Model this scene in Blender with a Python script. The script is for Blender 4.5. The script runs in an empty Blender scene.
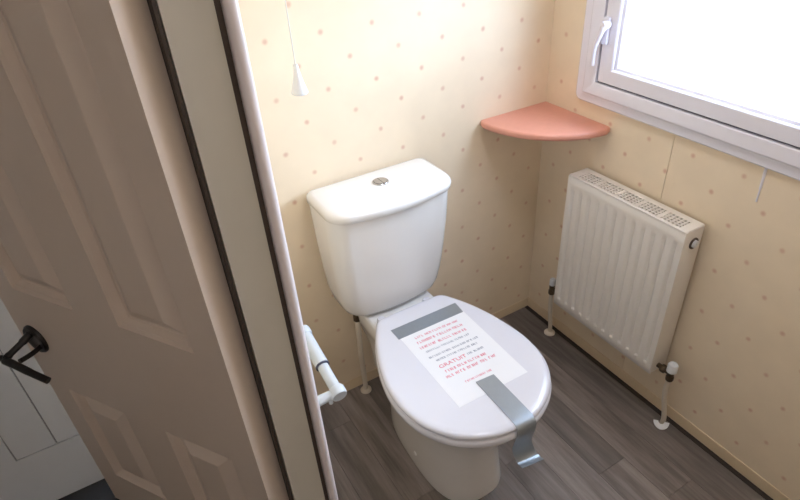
import bpy, bmesh, math, random
from mathutils import Vector, Matrix
random.seed(7)
sc = bpy.context.scene
C = sc.collection
PI = math.pi

# ------------------------------------------------------------------ camera, world, lights, exposure
cam_d = bpy.data.cameras.new('camera'); cam = bpy.data.objects.new('camera', cam_d); C.objects.link(cam)
cam_d.sensor_width = 36.0; cam_d.lens = 576.24 / 800 * 36.0
cam_d.shift_x = -13.44 / 800; cam_d.shift_y = 5.32 / 800
cam_d.clip_start = 0.02
_r = Vector((0.8497085, -0.52545789, -0.04346802)); _u = Vector((0.32924037, 0.46439678, 0.82215352)); _f = Vector((0.41182064, 0.71290226, -0.56760384))
M4 = Matrix((_r, _u, -_f)).transposed().to_4x4(); M4.translation = Vector((-1.25852875, -1.29724711, 1.47603884))
cam.matrix_world = M4
sc.camera = cam

world = bpy.data.worlds.new('overcast_sky'); sc.world = world; world.use_nodes = True
_bg = world.node_tree.nodes['Background']; _bg.inputs[0].default_value = (0.60, 0.77, 1.0, 1); _bg.inputs[1].default_value = 22.0

def area(name, loc, direction, sx, sy, power, col):
    d = bpy.data.lights.new(name, 'AREA'); d.shape = 'RECTANGLE'; d.size = sx; d.size_y = sy; d.energy = power; d.color = col
    o = bpy.data.objects.new(name, d); C.objects.link(o); o.location = loc
    o.rotation_euler = Vector(direction).to_track_quat('-Z', 'Y').to_euler()
    return o
portal = area('window_daylight', (0.02, -0.50, 1.1985), (-1, 0, 0), 0.55, 0.46, 1, (1, 1, 1)); portal.data.cycles.is_portal = True

sc.view_settings.view_transform = 'Standard'; sc.view_settings.look = 'None'
sc.view_settings.gamma = 1.0; sc.view_settings.use_curve_mapping = False
sc.view_settings.exposure = 0.5

# ------------------------------------------------------------------ helpers
def srgb(r, g, b):
    f = lambda c: (c / 255 / 12.92) if c / 255 <= 0.04045 else ((c / 255 + 0.055) / 1.055) ** 2.4
    return (f(r), f(g), f(b), 1)

class NT:
    def __init__(s, name):
        s.m = bpy.data.materials.new(name); s.m.use_nodes = True
        s.t = s.m.node_tree; s.p = s.t.nodes['Principled BSDF']
    def n(s, kind, **kw):
        x = s.t.nodes.new(kind)
        for k, v in kw.items(): setattr(x, k, v)
        return x
    def l(s, a, b): s.t.links.new(a, b)
    def math(s, op, a, b=None, c=None):
        x = s.n('ShaderNodeMath', operation=op)
        for i, v in enumerate((a, b, c)):
            if v is None: continue
            if isinstance(v, (int, float)): x.inputs[i].default_value = v
            else: s.l(v, x.inputs[i])
        return x.outputs[0]
    def mix(s, fac, a, b, blend='MIX'):
        x = s.n('ShaderNodeMix', data_type='RGBA', blend_type=blend)
        for i, v in ((0, fac), (6, a), (7, b)):
            if isinstance(v, (int, float)): x.inputs[i].default_value = v
            elif isinstance(v, tuple): x.inputs[i].default_value = v
            else: s.l(v, x.inputs[i])
        return x.outputs[2]

MATS = {}
def mat(name, col, rough=0.5, metal=0.0, var=0.06, scale=30.0, bump=0.0, spec=0.5, coat=0.0):
    if name in MATS: return MATS[name]
    t = NT(name); p = t.p
    tc = t.n('ShaderNodeTexCoord'); no = t.n('ShaderNodeTexNoise'); no.inputs['Scale'].default_value = scale; no.inputs['Detail'].default_value = 4
    t.l(tc.outputs['Object'], no.inputs['Vector'])
    dark = tuple(c * (1 - var) for c in col[:3]) + (1,); light = tuple(min(1, c * (1 + var)) for c in col[:3]) + (1,)
    t.l(t.mix(no.outputs[0], dark, light), p.inputs['Base Color'])
    p.inputs['Roughness'].default_value = rough; p.inputs['Metallic'].default_value = metal
    p.inputs['Specular IOR Level'].default_value = spec; p.inputs['Coat Weight'].default_value = coat
    if bump:
        b = t.n('ShaderNodeBump'); b.inputs['Strength'].default_value = bump; b.inputs['Distance'].default_value = 0.002
        t.l(no.outputs[0], b.inputs['Height']); t.l(b.outputs[0], p.inputs['Normal'])
    MATS[name] = t.m
    return t.m

def wallpaper(name, axis, u0, z0, base, dot):
    """cream vinyl wall board printed with a staggered grid of small tan spots"""
    t = NT(name); p = t.p
    ge = t.n('ShaderNodeNewGeometry'); sp = t.n('ShaderNodeSeparateXYZ'); t.l(ge.outputs['Position'], sp.inputs[0])
    wob = t.n('ShaderNodeTexNoise'); wob.inputs['Scale'].default_value = 9; t.l(ge.outputs['Position'], wob.inputs['Vector'])
    w = t.math('MULTIPLY', t.math('SUBTRACT', wob.outputs[0], 0.5), 0.012)
    u = t.math('ADD', sp.outputs[axis], w); z = t.math('ADD', sp.outputs[2], w)
    U = t.math('DIVIDE', t.math('SUBTRACT', u, u0), 0.1345); Z = t.math('DIVIDE', t.math('SUBTRACT', z, z0), 0.1355)
    def cell(off):
        a = t.math('SUBTRACT', t.math('FRACT', t.math('ADD', U, 0.5 + off)), 0.5)
        b = t.math('SUBTRACT', t.math('FRACT', t.math('ADD', Z, 0.5 + off)), 0.5)
        return t.math('SQRT', t.math('ADD', t.math('MULTIPLY', a, a), t.math('MULTIPLY', b, b)))
    d = t.math('MINIMUM', cell(0.0), cell(0.5))
    mr = t.n('ShaderNodeMapRange', interpolation_type='SMOOTHSTEP'); t.l(d, mr.inputs[0])
    mr.inputs[1].default_value = 0.010; mr.inputs[2].default_value = 0.072; mr.inputs[3].default_value = 1; mr.inputs[4].default_value = 0
    big = t.n('ShaderNodeTexNoise'); big.inputs['Scale'].default_value = 14; big.inputs['Detail'].default_value = 6; t.l(ge.outputs['Position'], big.inputs['Vector'])
    fac = t.math('MULTIPLY', mr.outputs[0], t.math('MULTIPLY_ADD', big.outputs[0], 0.8, 0.25))
    c0 = t.mix(big.outputs[0], tuple(c * 0.93 for c in base[:3]) + (1,), tuple(min(1, c * 1.05) for c in base[:3]) + (1,))
    t.l(t.mix(fac, c0, dot), p.inputs['Base Color'])
    p.inputs['Roughness'].default_value = 0.42; p.inputs['Specular IOR Level'].default_value = 0.35
    return t.m

def plank_mat():
    t = NT('grey_wood_vinyl'); p = t.p
    ge = t.n('ShaderNodeNewGeometry'); oi = t.n('ShaderNodeObjectInfo'); mp = t.n('ShaderNodeMapping')
    off = t.n('ShaderNodeCombineXYZ'); t.l(t.math('MULTIPLY', oi.outputs['Random'], 37.0), off.inputs[2])
    t.l(ge.outputs['Position'], mp.inputs[0]); mp.inputs['Scale'].default_value = (60, 4.5, 1); t.l(off.outputs[0], mp.inputs['Location'])
    a = t.n('ShaderNodeTexNoise'); a.inputs['Scale'].default_value = 1.0; a.inputs['Detail'].default_value = 7; a.inputs['Roughness'].default_value = 0.65; t.l(mp.outputs[0], a.inputs['Vector'])
    mp2 = t.n('ShaderNodeMapping'); mp2.inputs['Scale'].default_value = (16, 2.0, 1); t.l(ge.outputs['Position'], mp2.inputs[0]); t.l(off.outputs[0], mp2.inputs['Location'])
    b = t.n('ShaderNodeTexNoise'); b.inputs['Scale'].default_value = 1.0; b.inputs['Detail'].default_value = 3; t.l(mp2.outputs[0], b.inputs['Vector'])
    g = t.math('ADD', t.math('MULTIPLY', a.outputs[0], 0.55), t.math('MULTIPLY', b.outputs[0], 0.45))
    cr = t.n('ShaderNodeValToRGB'); t.l(g, cr.inputs[0])
    cr.color_ramp.elements[0].position = 0.32; cr.color_ramp.elements[0].color = srgb(94, 86, 84)
    cr.color_ramp.elements[1].position = 0.68; cr.color_ramp.elements[1].color = srgb(166, 156, 151)
    tone = t.n('ShaderNodeAttribute', attribute_type='OBJECT', attribute_name='tone')
    v = t.n('ShaderNodeHueSaturation'); t.l(cr.outputs[0], v.inputs['Color']); t.l(tone.outputs['Fac'], v.inputs['Value'])
    t.l(v.outputs[0], p.inputs['Base Color'])
    p.inputs['Roughness'].default_value = 0.42; p.inputs['Specular IOR Level'].default_value = 0.45
    bp = t.n('ShaderNodeBump'); bp.inputs['Strength'].default_value = 0.15; bp.inputs['Distance'].default_value = 0.001
    t.l(a.outputs[0], bp.inputs['Height']); t.l(bp.outputs[0], p.inputs['Normal'])
    return t.m

def tag(o, label, cat, group=None, kind=None):
    o['label'] = label; o['category'] = cat
    if group: o['group'] = group
    if kind: o['kind'] = kind
    return o

def thing(name, label, cat, loc=(0, 0, 0), kind=None, rotz=0):
    o = bpy.data.objects.new(name, None); C.objects.link(o); o.location = loc; o.rotation_euler = (0, 0, rotz); o.empty_display_size = 0.05
    return tag(o, label, cat, kind=kind)

def obj(name, bm, m, parent=None, smooth=False, local=False, angle=40):
    """link a bmesh as one object; geometry is in world coordinates unless local is set"""
    me = bpy.data.meshes.new(name)
    bmesh.ops.recalc_face_normals(bm, faces=bm.faces)
    if smooth:
        for f in bm.faces: f.smooth = True
        for e in bm.edges:
            if len(e.link_faces) == 2 and e.calc_face_angle(0) > math.radians(angle): e.smooth = False
    bm.to_mesh(me); bm.free(); me.materials.append(m)
    o = bpy.data.objects.new(name, me); C.objects.link(o)
    if parent is not None:
        o.parent = parent
        if not local:
            bpy.context.view_layer.update()
            o.matrix_parent_inverse = parent.matrix_world.inverted()
    return o

def box(bm, x0, x1, y0, y1, z0, z1, bev=0.0, seg=2):
    r = bmesh.ops.create_cube(bm, size=1.0)
    vs = r['verts']
    for v in vs:
        v.co = Vector(((x0 + x1) / 2 + v.co.x * abs(x1 - x0), (y0 + y1) / 2 + v.co.y * abs(y1 - y0), (z0 + z1) / 2 + v.co.z * abs(z1 - z0)))
    if bev:
        es = {e for v in vs for e in v.link_edges}
        bmesh.ops.bevel(bm, geom=list(es), offset=bev, segments=seg, affect='EDGES', profile=0.6)
    return bm

def BM(): return bmesh.new()

def loft(bm, rings, cap0=True, cap1=True, closed=True):
    vs = [[bm.verts.new(p) for p in r] for r in rings]
    n = len(vs[0])
    for a, b in zip(vs, vs[1:]):
        for i in range(n if closed else n - 1):
            j = (i + 1) % n
            bm.faces.new((a[i], a[j], b[j], b[i]))
    if cap0: bm.faces.new(list(reversed(vs[0])))
    if cap1: bm.faces.new(vs[-1])
    return vs

def smooth_path(pts, k=6):
    pts = [Vector(p) for p in pts]; out = []
    for i in range(len(pts) - 1):
        p0 = pts[max(i - 1, 0)]; p1 = pts[i]; p2 = pts[i + 1]; p3 = pts[min(i + 2, len(pts) - 1)]
        for s in range(k):
            t = s / k
            out.append(0.5 * ((2 * p1) + (p2 - p0) * t + (2 * p0 - 5 * p1 + 4 * p2 - p3) * t * t + (3 * p1 - p0 - 3 * p2 + p3) * t ** 3))
    out.append(pts[-1]); return out

def tube(bm, pts, rad, n=14):
    pts = [Vector(p) for p in pts]; rads = rad if isinstance(rad, (list, tuple)) else [rad] * len(pts)
    up = None; rings = []
    for i, p in enumerate(pts):
        d = (pts[min(i + 1, len(pts) - 1)] - pts[max(i - 1, 0)])
        if d.length < 1e-9: d = Vector((0, 0, 1))
        d.normalize()
        if up is None:
            up = d.orthogonal().normalized()
        else:
            up = (up - d * up.dot(d)).normalized()
        s = d.cross(up)
        rings.append([p + (up * math.cos(2 * PI * k / n) + s * math.sin(2 * PI * k / n)) * rads[i] for k in range(n)])
    loft(bm, rings); return bm

def lathe(bm, prof, origin, axis, n=24):
    """prof: (radius, distance along axis)"""
    a = Vector(axis).normalized(); u = a.orthogonal().normalized(); s = a.cross(u); o = Vector(origin)
    loft(bm, [[o + a * h + (u * math.cos(2 * PI * k / n) + s * math.sin(2 * PI * k / n)) * max(r, 1e-5) for k in range(n)] for r, h in prof])
    return bm

def rrect(w0, w1, h0, h1, r, seg=5):
    """rounded rectangle outline in 2D"""
    out = []
    for cx, cy, a0 in ((w1 - r, h1 - r, 0), (w0 + r, h1 - r, PI / 2), (w0 + r, h0 + r, PI), (w1 - r, h0 + r, 1.5 * PI)):
        for k in range(seg + 1):
            a = a0 + PI / 2 * k / seg
            out.append((cx + r * math.cos(a), cy + r * math.sin(a)))
    return out

# ------------------------------------------------------------------ materials
WALLC = srgb(243, 225, 199); DOTC = srgb(214, 166, 140)
M_back = wallpaper('spotted_wallboard_back', 0, -0.455, 1.156, WALLC, DOTC)
M_right = wallpaper('spotted_wallboard_right', 1, -0.597, 0.769, WALLC, DOTC)
M_plain = mat('plain_cream_board', srgb(236, 214, 182), 0.5)
M_plank = plank_mat()
M_seal = mat('dark_floor_sealant', srgb(52, 44, 41), 0.5)
M_ceil = mat('white_ceiling', srgb(240, 238, 232), 0.8)
M_corr = mat('corridor_wall_paint', srgb(196, 184, 168), 0.7)
M_cfloor = mat('corridor_dark_floor', srgb(30, 27, 27), 0.6, var=0.2)
M_china = mat('white_vitreous_china', srgb(237, 235, 234), 0.08, var=0.01, spec=0.6)
M_seat = mat('white_plastic_seat', srgb(229, 229, 238), 0.16, var=0.01)
M_upvc = mat('white_upvc', srgb(236, 234, 246), 0.25, var=0.02)
M_gasket = mat('dark_window_gasket', srgb(70, 72, 92), 0.6)
M_rad = mat('white_radiator_enamel', srgb(240, 234, 228), 0.3, var=0.02)
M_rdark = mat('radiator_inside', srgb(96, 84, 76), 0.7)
M_chrome = mat('brushed_chrome', srgb(190, 190, 192), 0.22, metal=1.0, var=0.05)
M_brass = mat('tarnished_brass', srgb(92, 78, 62), 0.4, metal=0.7, var=0.2)
M_pipe = mat('cream_plastic_pipe', srgb(226, 214, 198), 0.4)
M_shelf = mat('terracotta_laminate', srgb(229, 162, 142), 0.3, var=0.05, scale=60)
M_wp = mat('white_plastic', srgb(232, 234, 238), 0.3, var=0.02)
M_hold = mat('grey_white_plastic', srgb(205, 211, 217), 0.3, var=0.02)
M_bead = mat('white_edge_bead', srgb(236, 226, 226), 0.3, var=0.02)
M_jamb = mat('beige_jamb_lining', srgb(200, 194, 182), 0.5, var=0.03)
M_door = mat('cream_door_paint', srgb(222, 205, 190), 0.4, var=0.02)
M_cdoor = mat('white_door_paint', srgb(222, 224, 228), 0.4, var=0.02)
M_blk = mat('black_iron', srgb(34, 30, 30), 0.35, metal=0.3)
M_tape = mat('silver_duct_tape', srgb(158, 166, 174), 0.36, metal=0.6, var=0.05, scale=80)
M_paper = mat('white_paper', srgb(244, 244, 248), 0.6, var=0.01)
M_red = mat('red_ink', srgb(222, 88, 120), 0.6)
M_grey = mat('grey_ink', srgb(110, 116, 142), 0.6)
M_cord = mat('white_cord', srgb(235, 232, 228), 0.7)
M_ground = mat('pale_gravel', srgb(170, 168, 160), 0.9, var=0.2)

def glass_mat():
    t = NT('window_glass'); t.t.nodes.remove(t.p)
    out = t.t.nodes['Material Output']
    tr = t.n('ShaderNodeBsdfTransparent'); gl = t.n('ShaderNodeBsdfGlossy'); gl.inputs['Roughness'].default_value = 0.03
    fr = t.n('ShaderNodeFresnel'); fr.inputs[0].default_value = 1.45; mx = t.n('ShaderNodeMixShader')
    t.l(t.math('MULTIPLY', fr.outputs[0], 0.6), mx.inputs[0]); t.l(tr.outputs[0], mx.inputs[1]); t.l(gl.outputs[0], mx.inputs[2]); t.l(mx.outputs[0], out.inputs[0])
    return t.m
M_glass = glass_mat()

# ------------------------------------------------------------------ room shell
XL, XLO = -1.050, -1.140          # inner and outer face of the wall with the doorway
YF = -1.42                        # front wall
ZC = 2.05
JY, JN = -0.526, -1.345           # far and near side of the doorway
ZH = 1.96                         # doorway head
WY0, WY1, WZ0, WZ1 = -0.872, -0.128, 0.877, 1.52   # outer rectangle of the window

def struct(name, bm, m, label, cat, parent=None, **k):
    o = obj(name, bm, m, parent, **k)
    return tag(o, label, cat, kind='structure')

floor = struct('floor', box(BM(), XL - 0.09, 0.0, YF, 0.0, -0.06, -0.004), M_seal, 'grey wood-look plank floor of the toilet room', 'floor')
edges = [-0.018] + [-0.130 - 0.1017 * k for k in range(9)] + [-1.139]
joints = {0: [-1.02], 1: [-0.845], 2: [-0.692], 3: [-0.95, -0.2], 4: [-0.52, -1.2], 5: [-0.78], 6: [-0.30, -1.02], 7: [-0.47, -1.19], 8: [-0.12, -0.84], 9: [-0.6, -1.3]}
tones = [0.78, 0.74, 1.06, 0.92, 0.80, 1.0, 1.05, 0.85, 1.0, 0.92, 0.98, 0.86, 0.86, 0.78, 1.02, 0.9, 0.84, 1.0, 0.93, 0.8]
ti = 0
for i in range(len(edges) - 1):
    ys = [0.0] + sorted(joints.get(i, []), reverse=True) + [YF]
    for ya, yb in zip(ys, ys[1:]):
        bm = box(BM(), edges[i + 1] + 0.0003, edges[i] - 0.0003, yb + 0.0003, ya - 0.0003, -0.004, 0.0, bev=0.0005, seg=1)
        p = obj('plank', bm, M_plank, floor); p['tone'] = tones[ti % len(tones)]; ti += 1
# specific tones that the photograph shows
planks = [o for o in C.objects if o.name.startswith('plank')]
spec = {(0, 0): .76, (0, 1): .9, (1, 0): 1.12, (1, 1): .88, (2, 0): .74, (2, 1): 1.06, (3, 0): 1.0, (3, 1): 1.08, (7, 0): 1.04, (7, 1): .78, (6, 0): .74}
k = 0
for i in range(len(edges) - 1):
    for j in range(len(joints.get(i, [])) + 1):
        if (i, j) in spec: planks[k]['tone'] = spec[(i, j)]
        k += 1

struct('wall_back', box(BM(), XL - 0.09, 0.06, 0.0, 0.05, -0.06, ZC), M_back, 'cream spotted wallboard behind the toilet cistern', 'wall')
# right wall: backing with the window hole, two spotted boards meeting in a seam below the window
ZI0, ZI1, YI0, YI1 = WZ0 + 0.03, WZ1 - 0.03, WY0 + 0.03, WY1 - 0.03
def holed(bm, x0, x1, ya, yb, za, zb):
    """slab between ya>yb leaving the window opening free"""
    if ya > YI1: box(bm, x0, x1, max(yb, YI1), ya, za, zb)
    if yb < YI0: box(bm, x0, x1, yb, min(ya, YI0), za, zb)
    a, b = min(ya, YI1), max(yb, YI0)
    if a > b:
        box(bm, x0, x1, b, a, za, ZI0); box(bm, x0, x1, b, a, ZI1, zb)
    return bm
wr = struct('wall_right', holed(BM(), 0.006, 0.06, 0.0, YF, -0.06, ZC), M_plain, 'cream spotted outer wall with the window and radiator', 'wall')
obj('wall_panel', holed(BM(), 0.0, 0.006, 0.0, -0.4672, 0.0, ZC), M_right, wr)
obj('wall_panel', holed(BM(), 0.0, 0.006, -0.4688, YF, 0.0, ZC), M_right, wr)
struct('wall_front', box(BM(), XL - 0.09, 0.06, YF - 0.05, YF, -0.06, ZC), M_back, 'cream spotted wall behind the viewer', 'wall')
bm = BM()
box(bm, XLO, XL, JY + 0.014, 0.0, 0.0, ZC); box(bm, XLO, XL, YF, JN - 0.014, 0.0, ZC); box(bm, XLO, XL, JN - 0.014, JY + 0.014, ZH + 0.014, ZC)
struct('wall_left', bm, M_plain, 'partition wall with the open doorway to the corridor', 'wall')
struct('ceiling', box(BM(), -2.45, 0.06, -2.6, 0.16, ZC, ZC + 0.05), M_ceil, 'white ceiling over toilet room and corridor', 'ceiling')
struct('baseboard_right', box(BM(), -0.003, 0.0, YF, 0.0, 0.0, 0.042, bev=0.001), M_plain, 'slim cream skirting along the radiator wall', 'skirting')
struct('baseboard_back', box(BM(), XL, -0.003, -0.003, 0.0, 0.0, 0.040, bev=0.001), M_plain, 'slim cream skirting along the cistern wall', 'skirting')
struct('trim_1', box(BM(), -0.018, -0.003, YF, -0.003, -0.004, 0.002, bev=0.001), M_seal, 'dark sealing strip where floor meets the radiator wall', 'trim')
# corridor
struct('floor_corridor', box(BM(), -2.45, XL - 0.09, -2.6, 0.107, -0.06, 0.0), M_cfloor, 'dark corridor floor beyond the open cream door', 'floor')
struct('wall_corridor_end', box(BM(), -2.45, XLO, 0.112, 0.16, -0.06, ZC), M_corr, 'corridor end wall holding the white door', 'wall')
struct('wall_corridor_side', box(BM(), -2.45, -2.40, -2.6, 0.112, 0.0, ZC), M_corr, 'far side wall of the corridor', 'wall')
struct('wall_corridor_near', box(BM(), -2.40, XLO, -2.6, -2.55, 0.0, ZC), M_corr, 'corridor wall behind the viewer', 'wall')
struct('wall_corridor_partition', box(BM(), XLO, XL, -2.55, YF, 0.0, ZC), M_corr, 'partition continuing beside the viewer', 'wall')

# doorway lining: jamb boards and rounded white edge bead
bm = BM()
box(bm, XLO + 0.001, -1.0745, JY, JY + 0.014, 0.0, ZH + 0.014, bev=0.001)
box(bm, XLO + 0.001, -1.0745, JN - 0.014, JN, 0.0, ZH + 0.014, bev=0.001)
box(bm, XLO + 0.001, -1.0745, JN, JY, ZH, ZH + 0.014, bev=0.001)
struct('trim_2', bm, M_jamb, 'flat beige lining board of the doorway beside the cream door', 'door jamb')
def bead(y, s):
    b = BM(); prof = []
    for k in range(13):
        a = PI * k / 12
        prof.append((-1.0560 + 0.0095 * math.cos(a), y - s * (0.004 + 0.0085 * math.sin(a))))
    prof += [(-1.0655, y + s * 0.0135), (-1.0465, y + s * 0.0135)]
    loft(b, [[(x, yy, z) for x, yy in prof] for z in (0.0, ZH)])
    return b
struct('trim_3', bead(JY, 1), M_bead, 'rounded white bead edging the doorway, nearest the toilet', 'trim', smooth=True)

struct('shade_strip_1', box(BM(), -1.0744, -1.0656, JY + 0.004, JY + 0.0135, 0.0, ZH), mat('dark_gap_shade', srgb(76, 64, 56), 0.7), 'thin dark strip of painted shade between the beige jamb lining and white bead', 'trim')  # brown strip in the recess, its dark colour stands in for shade
struct('ground', box(BM(), 0.3, 14, -9, 9, -0.75, -0.65), M_ground, 'pale ground outside the window', 'ground')

# ------------------------------------------------------------------ window
win = thing('window_1', 'white plastic framed window over the radiator, bright daylight behind', 'window', (0, (WY0 + WY1) / 2, WZ0), kind='structure')
def frame_loft(prof, corner):
    bm = BM(); rings = []
    for ins, x in prof:
        r = max(corner - ins, 0.002)
        rings.append([(x, a, b) for a, b in rrect(WY0 + ins, WY1 - ins * 1.15, WZ0 + ins, WZ1 - ins, r)])
    vs = loft(bm, rings, False, False)
    n = len(vs[0])
    for i in range(n):
        j = (i + 1) % n
        bm.faces.new((vs[-1][i], vs[-1][j], vs[0][j], vs[0][i]))
    return bm
obj('outer_frame', frame_loft([(0.0, -0.0005), (0.0, -0.008), (0.004, -0.012), (0.027, -0.013), (0.029, -0.019), (0.033, -0.022), (0.064, -0.022), (0.067, -0.020), (0.067, 0.05), (0.031, 0.05), (0.031, -0.0005)], 0.02), M_upvc, win, smooth=True, angle=30)
obj('gasket', frame_loft([(0.0672, 0.0), (0.0672, -0.011), (0.0715, -0.011), (0.0715, 0.0)], 0.004), M_gasket, win)
sash = obj('sash', frame_loft([(0.0718, 0.03), (0.0718, -0.018), (0.074, -0.020), (0.108, -0.020), (0.111, -0.017), (0.111, 0.03)], 0.004), M_upvc, win, smooth=True, angle=30)
obj('glazing_bead', frame_loft([(0.1112, 0.01), (0.1112, -0.013), (0.118, -0.010), (0.125, 0.004), (0.125, 0.01)], 0.003), M_upvc, sash)
obj('pane', box(BM(), 0.011, 0.015, WY0 + 0.112, WY1 - 0.128, WZ0 + 0.112, WZ1 - 0.112), M_glass, sash)
# catch handle on the left of the sash
bm = BM()
box(bm, -0.030, -0.020, -0.232, -0.212, 1.050, 1.118, bev=0.004)
hnd = obj('catch', bm, M_upvc, win, smooth=True)
bm = BM()
tube(bm, smooth_path([(-0.030, -0.226, 1.100), (-0.043, -0.227, 1.092), (-0.046, -0.222, 1.076), (-0.045, -0.212, 1.056), (-0.043, -0.207, 1.030), (-0.042, -0.206, 0.995)]), [0.0085] * 7 + [0.0072] * 14 + [0.0055] * 10, 12)
lathe(bm, [(0.002, 0), (0.011, 0.001), (0.011, 0.02), (0.009, 0.024), (0.001, 0.025)], (-0.022, -0.226, 1.100), (-1, 0, 0))
obj('catch_lever', bm, M_upvc, hnd, smooth=True)
# white sealant run below the window
bm = BM(); tube(bm, smooth_path([(-0.0005, -0.706, 0.876), (-0.0008, -0.707, 0.85), (-0.0006, -0.708, 0.82), (-0.0003, -0.7085, 0.79)]), [0.0035] * 6 + [0.003] * 6 + [0.002] * 7, 8)
obj('sealant_run', bm, M_upvc, win, smooth=True)

# ------------------------------------------------------------------ open cream panelled door with black lever handle
HX, HY, ANG = -1.1888, -0.5265, math.radians(33)
# local frame: x = along the leaf away from the hinge, y = out of the visible face, z up
door = thing('door_1', 'open cream moulded panel door with black lever handle', 'door', (HX, HY, 0), kind='structure')
door.rotation_euler = (0, 0, math.atan2(math.cos(ANG), -math.sin(ANG)))
bpy.context.view_layer.update()
DW, DT, DZ0, DZ1 = 0.628, 0.053, 0.012, 1.93
SS = [0.0, 0.07, 0.252, 0.374, 0.556, DW]; ZZ = [DZ0, 0.16, 0.492, 0.788, 1.76, DZ1]
def isp(i, j): return i in (1, 3) and j in (1, 3)
bm = BM(); cache = {}
def V(x, y, z):
    k = (round(x, 5), round(y, 5), round(z, 5))
    if k not in cache: cache[k] = bm.verts.new(k)
    return cache[k]
for yy in (0.0, -DT):
    for i in range(5):
        for j in range(5):
            if not isp(i, j):
                bm.faces.new((V(SS[i], yy, ZZ[j]), V(SS[i + 1], yy, ZZ[j]), V(SS[i + 1], yy, ZZ[j + 1]), V(SS[i], yy, ZZ[j + 1])))
for i in range(5):
    bm.faces.new((V(SS[i], 0, DZ0), V(SS[i + 1], 0, DZ0), V(SS[i + 1], -DT, DZ0), V(SS[i], -DT, DZ0)))
    bm.faces.new((V(SS[i], 0, DZ1), V(SS[i + 1], 0, DZ1), V(SS[i + 1], -DT, DZ1), V(SS[i], -DT, DZ1)))
    bm.faces.new((V(0, 0, ZZ[i]), V(0, 0, ZZ[i + 1]), V(0, -DT, ZZ[i + 1]), V(0, -DT, ZZ[i])))
    bm.faces.new((V(DW, 0, ZZ[i]), V(DW, 0, ZZ[i + 1]), V(DW, -DT, ZZ[i + 1]), V(DW, -DT, ZZ[i])))
for i in (1, 3):
    for j in (1, 3):
        c = [(SS[i], ZZ[j]), (SS[i + 1], ZZ[j]), (SS[i + 1], ZZ[j + 1]), (SS[i], ZZ[j + 1])]
        for a, b in zip(c, c[1:] + c[:1]):
            bm.faces.new((V(a[0], 0, a[1]), V(b[0], 0, b[1]), V(b[0], -DT, b[1]), V(a[0], -DT, a[1])))
obj('stiles_and_rails', bm, M_door, door, local=True)
PROF = [(0.0, -0.0006), (0.005, -0.0060), (0.010, -0.0030), (0.016, -0.0150), (0.022, -0.0160), (0.052, -0.0012), (0.056, -0.0006)]
for i in (1, 3):
    for j in (1, 3):
        b = BM()
        def ring(ins, y): return [(SS[i] + ins, y, ZZ[j] + ins), (SS[i + 1] - ins, y, ZZ[j] + ins), (SS[i + 1] - ins, y, ZZ[j + 1] - ins), (SS[i] + ins, y, ZZ[j + 1] - ins)]
        rs = [ring(0.0003, -DT + 0.001)] + [ring(max(a, 0.0003), y) for a, y in PROF]
        loft(b, rs); obj('door_panel', b, M_door, door, local=True)
b = BM(); box(b, -1.1450, XLO - 0.0004, -0.5255, -0.500, 0.0, ZH); box(b, -1.149, XLO - 0.0004, -0.4985, -0.480, 0.0, ZH)
obj('hinge_gap_shade', b, mat('brown_hinge_gap_shade', srgb(60, 50, 42), 0.6), door)  # brown strips added to darken the gap between leaf and jamb, painted shade
# lever handle on an oval rose
HS, HZ = 0.570, 0.646
rose = BM(); ring0 = []
for r, y in ((0.033, 0.0), (0.033, 0.004), (0.030, 0.008), (0.020, 0.0085), (0.017, 0.0065)):
    ring0.append([(HS + r * math.cos(2 * PI * k / 28), y, HZ + 1.12 * r * math.sin(2 * PI * k / 28)) for k in range(28)])
loft(rose, ring0)
handle = obj('door_handle', rose, M_blk, door, local=True, smooth=True)
b = BM()
tube(b, smooth_path([(HS + 0.006, 0.003, HZ + 0.016), (HS + 0.006, 0.030, HZ + 0.008), (HS + 0.012, 0.058, HZ - 0.003), (HS + 0.010, 0.070, HZ - 0.006)]), [0.0085] * 6 + [0.007] * 6 + [0.008] * 7, 12)
tube(b, smooth_path([(HS - 0.012, 0.003, HZ - 0.014), (HS - 0.016, 0.028, HZ - 0.014), (HS - 0.018, 0.058, HZ - 0.010)]), 0.0055, 10)
obj('neck', b, M_blk, handle, local=True, smooth=True)
b = BM()
tube(b, smooth_path([(HS + 0.024, 0.070, HZ - 0.003), (HS + 0.008, 0.071, HZ - 0.006), (HS - 0.02, 0.070, HZ - 0.008), (HS - 0.06, 0.066, HZ - 0.020), (HS - 0.098, 0.060, HZ - 0.033)]), [0.006] * 6 + [0.0085] * 6 + [0.008] * 6 + [0.0075] * 7, 12)
obj('lever', b, M_blk, handle, local=True, smooth=True)

# ------------------------------------------------------------------ white grooved door at the corridor end
d2 = thing('door_2', 'white grooved door at the corridor end behind the cream door', 'door', (-1.75, 0.107, 0), kind='structure')
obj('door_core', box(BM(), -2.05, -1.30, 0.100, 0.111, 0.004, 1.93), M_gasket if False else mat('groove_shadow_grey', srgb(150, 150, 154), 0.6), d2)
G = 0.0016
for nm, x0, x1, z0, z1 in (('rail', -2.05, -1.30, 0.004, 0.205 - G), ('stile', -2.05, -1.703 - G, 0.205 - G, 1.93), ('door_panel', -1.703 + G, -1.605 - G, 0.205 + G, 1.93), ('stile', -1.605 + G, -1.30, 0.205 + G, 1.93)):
    obj(nm, box(BM(), x0, x1, 0.094, 0.100, z0, z1), M_cdoor, d2)

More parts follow.
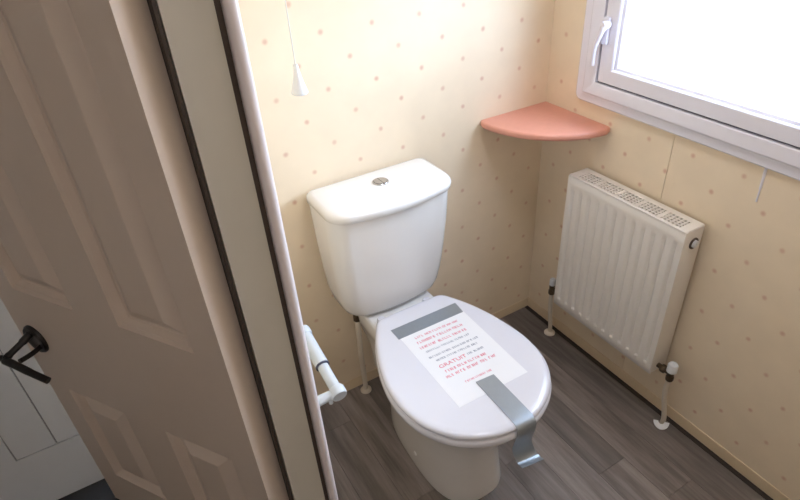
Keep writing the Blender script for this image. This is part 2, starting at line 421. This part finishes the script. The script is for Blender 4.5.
# ------------------------------------------------------------------ ceiling lamps
def ceiling_lamp(x, y, r, label, power, col):
    tl = NT('lamp_diffuser'); tl.p.inputs['Emission Color'].default_value = col; tl.p.inputs['Emission Strength'].default_value = power
    cl = thing('ceiling_light', label, 'lamp', (x, y, ZC))
    b = BM(); lathe(b, [(r, 0.0), (r, 0.02), (r - 0.005, 0.025), (0.001, 0.025)], (x, y, ZC), (0, 0, -1), 32); obj('lamp_base', b, M_wp, cl, smooth=True)
    b = BM(); lathe(b, [(r - 0.012, 0.025), (r - 0.015, 0.045), (r * 0.75, 0.062), (r * 0.4, 0.07), (0.001, 0.072)], (x, y, ZC), (0, 0, -1), 32); obj('diffuser', b, tl.m, cl, smooth=True)
ceiling_lamp(-1.55, -2.10, 0.19, 'added round white ceiling lamp in the corridor, out of view for fill light', 14.0, (1.0, 0.94, 0.94, 1))  # added fill lamp, out of view behind the camera
ceiling_lamp(-0.55, -0.72, 0.14, 'round white ceiling lamp above the toilet', 20.0, (0.90, 0.92, 1.0, 1))

# ------------------------------------------------------------------ toilet
TX = -0.655; TXC = -0.652
toilet = thing('toilet', 'white close-coupled toilet with closed lid, taped shut', 'toilet', (TX, -0.33, 0))

def dshape(hw, yr, yf, bow=0.02, rr=0.02, rf=0.05, n=8):
    """cistern outline: straight back, rounded corners, gently bowed front; local x about TX"""
    def arc(cx, cy, r, a0, a1):
        return [(cx + r * math.cos(a0 + (a1 - a0) * k / n), cy + r * math.sin(a0 + (a1 - a0) * k / n)) for k in range(n + 1)]
    yb = yf + bow
    pts = arc(hw - rr, yr - rr, rr, 0, PI / 2) + arc(-hw + rr, yr - rr, rr, PI / 2, PI) + arc(-hw + rf, yb + rf, rf, PI, 1.5 * PI)
    for k in range(1, 12):
        x = (-hw + rf) + (2 * hw - 2 * rf) * k / 12
        pts.append((x, yb - bow * (1 - (x / (hw - rf)) ** 2)))
    pts += arc(hw - rf, yb + rf, rf, 1.5 * PI, 2 * PI)
    return pts
b = BM()
lv = [(0.404, 0.090, -0.045, -0.118, 0.008, 0.02, 0.03), (0.4045, 0.112, -0.035, -0.136, 0.010, 0.025, 0.038), (0.409, 0.132, -0.026, -0.149, 0.012, 0.03, 0.045), (0.420, 0.147, -0.020, -0.157, 0.014, 0.03, 0.05), (0.440, 0.158, -0.016, -0.163, 0.016, 0.03, 0.052), (0.48, 0.167, -0.014, -0.170, 0.018, 0.03, 0.055), (0.55, 0.174, -0.013, -0.180, 0.02, 0.03, 0.055), (0.65, 0.180, -0.012, -0.191, 0.022, 0.03, 0.055), (0.7525, 0.183, -0.012, -0.198, 0.023, 0.03, 0.055)]
loft(b, [[(TXC + x, y, z) for x, y in dshape(hw - 0.003, yr, yf, bw * 0.7, rr, rf)] for z, hw, yr, yf, bw, rr, rf in lv])
cistern = obj('cistern', b, M_china, toilet, smooth=True)
b = BM()
lv = [(0.7515, 0.183, -0.012, -0.203), (0.7525, 0.189, -0.009, -0.211), (0.7545, 0.191, -0.008, -0.214), (0.767, 0.1915, -0.008, -0.2165), (0.773, 0.190, -0.009, -0.215), (0.7775, 0.186, -0.013, -0.210), (0.7800, 0.178, -0.021, -0.201), (0.7812, 0.15, -0.04, -0.17)]
loft(b, [[(TXC + x, y, z) for x, y in dshape(hw - 0.010, yr, yf + 0.003, 0.016, 0.022, 0.06)] for z, hw, yr, yf in lv])
clid = obj('cistern_lid', b, M_china, cistern, smooth=True, angle=60)
BX, BY = -0.647, -0.087
b = BM(); lathe(b, [(0.0215, -0.002), (0.0215, 0.002), (0.020, 0.0035), (0.0185, 0.0035), (0.018, 0.002), (0.001, 0.002)], (BX, BY, 0.781), (0, 0, 1), 28)
obj('flush_button_ring', b, M_chrome, clid, smooth=True)
for s in (1, -1):
    b = BM(); pts = [(BX + s * 0.0007, BY - 0.0172)] + [(BX + s * (0.0007 + 0.0168 * math.cos(a)), BY + 0.0172 * math.sin(a)) for a in [(-0.5 + k / 12) * PI for k in range(1, 12)]] + [(BX + s * 0.0007, BY + 0.0172)]
    loft(b, [[(x, y, z) for x, y in pts] for z in (0.7825, 0.7855)]); obj('flush_button', b, M_chrome, clid)

# seat outline (half widths measured along the bowl)
HALF = [(-0.197, 0.0), (-0.197, 0.075), (-0.203, 0.104), (-0.225, 0.121), (-0.28, 0.150), (-0.35, 0.176), (-0.42, 0.192), (-0.48, 0.197), (-0.54, 0.190), (-0.585, 0.174), (-0.625, 0.147), (-0.655, 0.112), (-0.677, 0.069), (-0.687, 0.028), (-0.689, 0.0)]
hp = smooth_path([(w, y, 0) for y, w in HALF], 5)
egg_pts = [(p.x, p.y) for p in hp] + [(-p.x, p.y) for p in reversed(hp[1:-1])]
EC = -0.44
def egg(z, off):
    """outline moved inward by about off"""
    out = []
    for x, y in egg_pts:
        L = math.hypot(x, y - EC)
        s = (L - off) / L
        out.append((TX + x * s + 0.008 * max(0.0, min(1.0, (y + 0.42) / 0.2)), EC + (y - EC) * s, z))
    return out
b = BM(); loft(b, [egg(0.4240, 0.010), egg(0.4238, 0.004), egg(0.4250, 0.001), egg(0.427, 0.0), egg(0.431, 0.0005), egg(0.4345, 0.004), egg(0.4365, 0.010), egg(0.4370, 0.02), egg(0.4370, 0.10)])
slid = obj('seat_lid', b, M_seat, toilet, smooth=True, angle=70)
b = BM()
loft(b, [egg(0.396, 0.075), egg(0.396, 0.008), egg(0.398, 0.001), egg(0.404, -0.003), egg(0.413, -0.003), egg(0.419, 0.0), egg(0.4215, 0.006), egg(0.4218, 0.02), egg(0.4218, 0.068), egg(0.416, 0.075), egg(0.396, 0.075)], False, False)
obj('seat_ring', b, M_seat, toilet, smooth=True, angle=70)
for s in (-1, 1):
    b = BM(); lathe(b, [(0.001, 0), (0.011, 0.001), (0.013, 0.008), (0.013, 0.018), (0.010, 0.022), (0.001, 0.023)], (TX + s * 0.075, -0.186, 0.4), (0, 0, 1), 16)
    obj('seat_hinge', b, M_seat, toilet, smooth=True)
# pan: bowl lofted down to a narrow pedestal, plus the shelf under the cistern
def oval(z, hw, yr, yf, e=2.3, n=48):
    out = []; cy = (yr + yf) / 2; h = (yr - yf) / 2
    for k in range(n):
        a = 2 * PI * k / n; c, s = math.cos(a), math.sin(a)
        x = hw * math.copysign(abs(c) ** (2 / e), c); y = h * math.copysign(abs(s) ** (2 / e), s)
        # narrower towards the wall
        t = (y + h) / (2 * h)
        out.append((TX + 0.009 * (1 - z / 0.4) + x * (1 - 0.16 * t), cy + y, z))
    return out
b = BM()
loft(b, [oval(*q) for q in ((0.0, 0.118, -0.13, -0.566, 2.8), (0.012, 0.119, -0.128, -0.567, 2.8), (0.05, 0.116, -0.125, -0.565, 2.7), (0.14, 0.112, -0.12, -0.563, 2.5), (0.20, 0.114, -0.12, -0.568, 2.4),
         (0.255, 0.124, -0.12, -0.586, 2.3), (0.305, 0.143, -0.13, -0.620, 2.25), (0.345, 0.166, -0.15, -0.652, 2.25), (0.368, 0.179, -0.17, -0.670, 2.25), (0.386, 0.185, -0.18, -0.675, 2.25), (0.394, 0.182, -0.186, -0.671, 2.25), (0.3955, 0.165, -0.2, -0.65, 2.25))])
sh = []
for z, hw, yf in ((0.14, 0.070, -0.20), (0.24, 0.078, -0.21), (0.31, 0.092, -0.22), (0.350, 0.106, -0.232), (0.392, 0.109, -0.232), (0.399, 0.105, -0.228), (0.4005, 0.10, -0.21)):
    sh.append([(TX + 0.008 + x, y, z) for x, y in rrect(-hw, hw, yf, -0.02 if z > 0.3 else -0.06, 0.02)])
loft(b, sh)
pan = obj('pan', b, M_china, toilet, smooth=True, angle=50)
# bolt cap either side of the foot
for s in (-1, 1):
    b = BM(); lathe(b, [(0.008, 0), (0.008, 0.004), (0.006, 0.007), (0.001, 0.008)], (TX + 0.008 + s * 0.104, -0.375, 0.054), (s, 0, 0.15), 14)
    obj('bolt_cap', b, M_china, pan, smooth=True)
# water supply under the left of the cistern
b = BM(); lathe(b, [(0.009, 0), (0.012, 0.003), (0.012, 0.022), (0.010, 0.024), (0.010, 0.06)], (-0.755, -0.070, 0.344), (0, 0, 1), 8); nut = obj('supply_nut', b, M_brass, toilet)
b = BM(); tube(b, smooth_path([(-0.755, -0.070, 0.35), (-0.755, -0.068, 0.30), (-0.752, -0.056, 0.18), (-0.744, -0.040, 0.07), (-0.741, -0.033, 0.0)]), 0.0085, 14); obj('supply_pipe', b, M_pipe, toilet, smooth=True)
b = BM(); lathe(b, [(0.0085, 0.012), (0.013, 0.011), (0.019, 0.004), (0.019, 0.0)], (-0.741, -0.033, 0.0002), (0, 0, 1), 20); obj('pipe_collar', b, M_pipe, toilet, smooth=True)

# ------------------------------------------------------------------ paper notice and tape on the lid
note = thing('paper_notice', 'white printed paper notice taped on the toilet lid', 'notice', (-0.637, -0.438, 0.4371))
b = BM()
sheet = [(-0.736, -0.296), (-0.535, -0.300), (-0.540, -0.577), (-0.741, -0.575)]
loft(b, [[(x, y, z) for x, y in sheet] for z in (0.4371, 0.4374)])
obj('sheet', b, M_paper, note)
def marks(x0, x1, y, h, m, name='print_line', rnd=random.Random(3)):
    """a line of print too small to read: letter-sized strokes grouped into words"""
    b = BM(); x = x0; z0, z1 = 0.43741, 0.43748
    sl = -0.04
    def q(xa, xb, ya, yb):
        sh = (xa - x0) * sl
        loft(b, [[(xa, ya + sh, z), (xb, ya + sh, z), (xb, yb + sh, z), (xa, yb + sh, z)] for z in (z0, z1)])
    while x < x1 - h * 0.5:
        for _ in range(rnd.randint(3, 8)):
            w = h * rnd.choice((0.45, 0.6, 0.7)); t = h * 0.17
            if x + w > x1: break
            kind = rnd.randint(0, 4)
            q(x, x + t, y, y + h)
            if kind in (0, 1): q(x + w - t, x + w, y, y + h)
            if kind in (1, 2, 3): q(x + t, x + w - t, y + h - t, y + h)
            if kind in (0, 2): q(x + t, x + w - t, y + h * 0.42, y + h * 0.42 + t)
            if kind in (2, 4): q(x + t, x + w - t, y, y + t)
            x += w + h * 0.22
        x += h * 0.5
    return obj(name, b, m, note)
for x0, x1, y, h, m in ((-0.703, -0.564, -0.3255, 0.0075, M_red), (-0.708, -0.567, -0.3455, 0.0085, M_red), (-0.712, -0.571, -0.366, 0.0085, M_red), (-0.706, -0.571, -0.385, 0.0065, M_grey), (-0.712, -0.565, -0.407, 0.0065, M_grey), (-0.702, -0.574, -0.4245, 0.0065, M_grey), (-0.624, -0.575, -0.449, 0.007, M_grey), (-0.704, -0.577, -0.469, 0.0085, M_red), (-0.713, -0.563, -0.486, 0.0085, M_red), (-0.683, -0.603, -0.522, 0.006, M_red)):
    marks(x0, x1, y, h, m)
cu = bpy.data.curves.new('large_word', 'FONT'); cu.body = 'GRATUIT'; cu.size = 0.0165; cu.extrude = 0.00004
to = bpy.data.objects.new('tmp', cu); C.objects.link(to)
bpy.context.view_layer.update()
me = bpy.data.meshes.new_from_object(to.evaluated_get(bpy.context.evaluated_depsgraph_get()))
bpy.data.objects.remove(to)
b = BM(); b.from_mesh(me)
wx = max(v.co.x for v in b.verts)
for v in b.verts: v.co = Vector((-0.709 + v.co.x * 0.079 / wx, -0.4495 + v.co.y * 1.0 - v.co.x * 0.04, 0.43746 + v.co.z))
obj('large_word', b, M_red, note)

def ribbon(path, half, th=0.0005):
    """strip along path of centre points; half: list of half-width vectors"""
    b = BM(); top = []; bot = []
    n = len(path)
    for i, p in enumerate(path):
        d = (path[min(i + 1, n - 1)] - path[max(i - 1, 0)]).normalized(); w = half[i]
        nn = d.cross(w).normalized()
        if i == 0 and nn.z < 0: pass
        top.append((p - w + nn * th, p + w + nn * th)); bot.append((p + w - nn * th, p - w - nn * th))
    loft(b, [[t[0], t[1], q[0], q[1]] for t, q in zip(top, bot)])
    return b
b = BM()
t1 = [(-0.741, -0.259), (-0.741, -0.302), (-0.537, -0.306), (-0.533, -0.262)]
loft(b, [[(x, y, z) for x, y in t1] for z in (0.4372, 0.4381)])
tag(obj('tape_strip', b, M_tape, None), 'grey duct tape strip across the top edge of the paper notice', 'tape', 'duct tape on the toilet lid')
path = smooth_path([(-0.639, -0.536, 0.4385), (-0.640, -0.58, 0.4383), (-0.641, -0.63, 0.4383), (-0.642, -0.672, 0.4380), (-0.643, -0.6895, 0.4345), (-0.644, -0.6955, 0.424), (-0.645, -0.6955, 0.405), (-0.645, -0.691, 0.383), (-0.641, -0.683, 0.350), (-0.635, -0.686, 0.322), (-0.633, -0.695, 0.309), (-0.632, -0.707, 0.307), (-0.632, -0.716, 0.310)], 4)
n = len(path)
half = [Vector((0.0255 + 0.006 * max(0, (i / n - 0.5)) * 2, -0.002, -0.006 * max(0, (i / n - 0.6)) * 2)) for i in range(n)]
tag(obj('tape_strip', ribbon(path, half), M_tape, None, smooth=True, angle=80), 'grey duct tape running off the front of the lid, loose end hanging', 'tape', 'duct tape on the toilet lid')

# ------------------------------------------------------------------ radiator
RY0, RY1, RZ0, RZ1, RXF = -0.209, -0.613, 0.190, 0.683, -0.083
rad = thing('radiator', 'white ribbed panel radiator on the wall under the window', 'radiator', (-0.05, (RY0 + RY1) / 2, 0))
b = BM()
ncol = 12; pitch = (RY0 - RY1 - 0.012) / ncol
ys = [RY0]; 
for k in range(ncol):
    c0 = RY0 - 0.006 - pitch * k
    for f in (0.0, 0.14, 0.24, 0.32, 0.5, 0.68, 0.76, 0.86): ys.append(c0 - pitch * f)
ys += [RY1 + 0.006, RY1]
zs = [RZ0 + 0.004, RZ0 + 0.028, RZ0 + 0.033, RZ0 + 0.038, RZ0 + 0.046, RZ0 + 0.054, RZ1 - 0.05, RZ1 - 0.042, RZ1 - 0.034, RZ1 - 0.028, RZ1 - 0.004]
def hgt(y, z):
    zz = min(z - RZ0, RZ1 - z)
    w = max(0.0, min(1.0, (zz - 0.029) / 0.022)); w = w * w * (3 - 2 * w)
    f = ((RY0 - 0.006 - y) / pitch) % 1.0
    if y > RY0 - 0.0061 or y < RY1 + 0.0061: return 0.0
    g = max(0.0, 1 - abs(f - 0.5) / 0.26); g = g * g * (3 - 2 * g)
    return 0.0075 * g * w
grid = [[(RXF + hgt(y, z), y, z) for y in ys] for z in zs]
vs = [[b.verts.new(p) for p in r] for r in grid]
for r0, r1 in zip(vs, vs[1:]):
    for i in range(len(r0) - 1): b.faces.new((r0[i], r0[i + 1], r1[i + 1], r1[i]))
# rolled edges back to the rear of the front panel
for r, sgn in ((vs[0], -1), (vs[-1], 1)):
    bk = [b.verts.new((v.co.x + 0.004, v.co.y, v.co.z + sgn * 0.004)) for v in r]; bk2 = [b.verts.new((v.co.x + 0.010, v.co.y, v.co.z + sgn * 0.004)) for v in r]
    for i in range(len(r) - 1):
        b.faces.new((r[i], r[i + 1], bk[i + 1], bk[i])); b.faces.new((bk[i], bk[i + 1], bk2[i + 1], bk2[i]))
obj('front_panel', b, M_rad, rad, smooth=True, angle=60)
for k in range(ncol):
    yc = RY0 - 0.006 - pitch * (k + 0.5)
    b = BM(); bmesh.ops.create_uvsphere(b, u_segments=12, v_segments=8, radius=1.0)
    for v in b.verts: v.co = Vector((RXF + v.co.x * 0.0045, yc + v.co.y * 0.0062, RZ0 + 0.034 + v.co.z * 0.0058))
    obj('weld_dimple', b, M_rad, rad, smooth=True)
b = BM(); box(b, -0.030, -0.010, RY1 + 0.008, RY0 - 0.008, RZ0 + 0.005, RZ1 - 0.012); obj('rear_panel', b, M_rad, rad)
b = BM(); box(b, -0.072, -0.030, RY1 + 0.012, RY0 - 0.012, RZ0 + 0.02, RZ1 - 0.03); obj('convector_fins', b, M_rdark, rad)
for y0, y1 in ((RY1, RY1 + 0.006), (RY0 - 0.006, RY0)):
    obj('side_panel', box(BM(), -0.0815, -0.010, y0, y1, RZ0 + 0.002, RZ1 - 0.001, bev=0.002), M_rad, rad, smooth=True)
# top grille: frame, long bars and cross bars
b = BM()
for x0, x1 in ((-0.083, -0.073), (-0.030, -0.010)): box(b, x0, x1, RY1 + 0.002, RY0 - 0.002, RZ1 - 0.005, RZ1 + 0.001)
for x in (-0.0622, -0.0515, -0.0408): box(b, x - 0.0018, x + 0.0018, RY1 + 0.012, RY0 - 0.012, RZ1 - 0.005, RZ1 + 0.0004)
N = 30
for k in range(N + 1):
    y = RY1 + 0.022 + (RY0 - RY1 - 0.044) * k / N
    hw = 0.0058 if k % 6 == 0 else 0.0020
    box(b, -0.073, -0.030, y - hw, y + hw, RZ1 - 0.005, RZ1 + 0.0006)
for y0, y1 in ((RY1 + 0.002, RY1 + 0.022), (RY0 - 0.022, RY0 - 0.002)): box(b, -0.073, -0.030, y0, y1, RZ1 - 0.005, RZ1 + 0.001)
obj('top_grille', b, M_rad, rad)
# air vent plug on the near end
b = BM(); lathe(b, [(0.016, -0.002), (0.016, 0.003), (0.0135, 0.0045), (0.0125, 0.002), (0.0115, 0.002)], (-0.042, RY1, 0.640), (0, -1, 0), 24); ring_o = obj('vent_ring', b, M_rdark, rad, smooth=True)
b = BM(); lathe(b, [(0.0105, 0.0), (0.0105, 0.007), (0.009, 0.009), (0.004, 0.009), (0.0035, 0.006), (0.0005, 0.006)], (-0.042, RY1, 0.640), (0, -1, 0), 20); obj('vent_plug', b, M_wp, rad, smooth=True)
def valve(y, s, z, capr, cz0, cz1, px, py):
    b = BM(); tube(b, [(-0.050, y - s * 0.001, z), (-0.050, y + s * 0.045, z)], 0.0075, 12)
    lathe(b, [(0.011, 0), (0.0125, 0.003), (0.0125, 0.013), (0.011, 0.016)], (-0.050, y + s * 0.012, z), (0, s, 0), 6)
    lathe(b, [(0.009, -0.026), (0.0115, -0.022), (0.0115, -0.010), (0.009, -0.006), (0.010, 0.0), (0.010, cz0 - z + 0.002)], (-0.050, y + s * 0.045, z), (0, 0, 1), 10)
    o = obj('valve', b, M_brass, rad, smooth=True, angle=30)
    b = BM(); yy = y + s * 0.045
    lathe(b, [(capr * 0.75, cz0 - z), (capr, cz0 - z + 0.003), (capr * 0.97, cz1 - z - 0.004), (capr * 0.8, cz1 - z), (capr * 0.3, cz1 - z), (capr * 0.28, cz1 - z - 0.003), (0.0005, cz1 - z - 0.003)], (-0.050, yy, z), (0, 0, 1), 22)
    obj('valve_cap', b, M_wp, o, smooth=True)
    b = BM(); tube(b, smooth_path([(-0.050, yy, z - 0.024), (-0.049, yy - s * 0.001, z * 0.6), (px, py, 0.03), (px, py, 0.0)]), 0.0075, 14)
    obj('feed_pipe', b, M_pipe, rad, smooth=True)
valve(RY0, 1, 0.212, 0.011, 0.225, 0.252, -0.040, -0.168)
valve(RY1, -1, 0.213, 0.0150, 0.222, 0.252, -0.036, -0.668)
b = BM(); lathe(b, [(0.0075, 0.010), (0.014, 0.009), (0.020, 0.004), (0.020, 0.0)], (-0.040, -0.168, 0.0002), (0, 0, 1), 20); obj('pipe_collar', b, M_pipe, rad, smooth=True)
# half collar at the near pipe, tipped up on its edge
b = BM(); pts = [(0.023 * math.cos(a), 0.026 * math.sin(a)) for a in [PI * k / 14 for k in range(15)]] + [(-0.009 * math.cos(a), 0.009 * math.sin(a)) for a in [PI * k / 8 for k in range(9)]]
mt = Matrix.Translation((-0.046, -0.670, 0.0125)) @ Matrix.Rotation(math.radians(128), 4, 'Z') @ Matrix.Rotation(math.radians(-22), 4, 'X')
loft(b, [[mt @ Vector((x, y, z)) for x, y in pts] for z in (0.0, 0.004)])
obj('split_collar', b, M_wp, rad)

# ------------------------------------------------------------------ corner shelf
b = BM()
def quarter(z, r, ins):
    p = [(-ins, -ins)]
    rr = 0.012; a0 = math.asin(0.018 / r)
    for k in range(25):
        a = k / 24 * (PI / 2 - 2 * a0) + a0
        p.append((-r * math.cos(a), -r * math.sin(a)))
    p.insert(1, (-r * math.cos(a0) + 0.006, -ins)); p.append((-ins, -r * math.cos(a0) + 0.006))
    return [(x * 0.985, y * 1.02, z) for x, y in p]
loft(b, [quarter(0.8085, 0.260, 0.0005), quarter(0.8095, 0.2635, 0.0005), quarter(0.813, 0.2660, 0.0005), quarter(0.822, 0.2660, 0.0005), quarter(0.8265, 0.2640, 0.0005), quarter(0.828, 0.260, 0.0005)])
tag(obj('corner_shelf', b, M_shelf, None, smooth=True, angle=50), 'terracotta pink quarter-round shelf fixed in the wall corner', 'shelf')

# ------------------------------------------------------------------ light pull
CX, CY = -0.868, -0.20
pull = thing('light_pull', 'white bell-shaped light pull hanging on a thin cord', 'light pull', (CX, CY, ZC))
b = BM(); tube(b, [(CX, CY, ZC), (CX, CY, 1.145)], 0.0013, 8); obj('cord', b, M_cord, pull, smooth=True)
b = BM(); lathe(b, [(0.001, 0.0), (0.0042, 0.001), (0.0052, -0.006), (0.0060, -0.012), (0.0085, -0.024), (0.0125, -0.040), (0.0165, -0.053), (0.0172, -0.0555), (0.0155, -0.0575), (0.012, -0.054), (0.001, -0.052)], (CX, CY, 1.153), (0, 0, 1), 24)
obj('bell_toggle', b, M_wp, pull, smooth=True, angle=60)

# ------------------------------------------------------------------ toilet roll holder on the left wall
hold = thing('toilet_roll_holder', 'empty white toilet roll holder with telescopic spindle beside the doorway', 'roll holder', (XL, -0.39, 0.56))
near = Vector((-0.985, -0.468, 0.543)); far = Vector((-0.985, -0.300, 0.583))
d = (near - far).normalized()
b = BM(); tube(b, [far, far.lerp(near, 0.57)], 0.0155, 20); sp = obj('spindle', b, M_hold, hold, smooth=True)
b = BM(); tube(b, [far.lerp(near, 0.56), near], 0.0125, 20); obj('inner_spindle', b, M_hold, sp, smooth=True)
b = BM(); c = far.lerp(near, 0.57); tube(b, [c - d * 0.0015, c + d * 0.0025], [0.0160, 0.0160], 20); obj('joint_ring', b, M_gasket, sp, smooth=True)
for p, rr in ((near, 0.018), (far, 0.018)):
    b = BM(); s = 1 if p is near else -1
    lathe(b, [(0.001, -0.010), (rr * 0.9, -0.009), (rr, -0.005), (rr, 0.009), (rr * 0.9, 0.013), (0.001, 0.014)], p, d * s, 22)
    tube(b, [p + Vector((0.0, 0, 0)), (XL + 0.004, p.y + 0.001, p.z - 0.004)], [0.010, 0.012], 14)
    lathe(b, [(0.020, 0), (0.020, 0.004), (0.017, 0.007), (0.001, 0.007)], (XL, p.y, p.z - 0.004), (1, 0, 0), 20)
    if s == 1: tube(b, [p + Vector((-0.018, 0, -0.006)), p + Vector((-0.018, 0.0, -0.024))], 0.005, 10)
    obj('arm', b, M_hold, hold, smooth=True, angle=50)
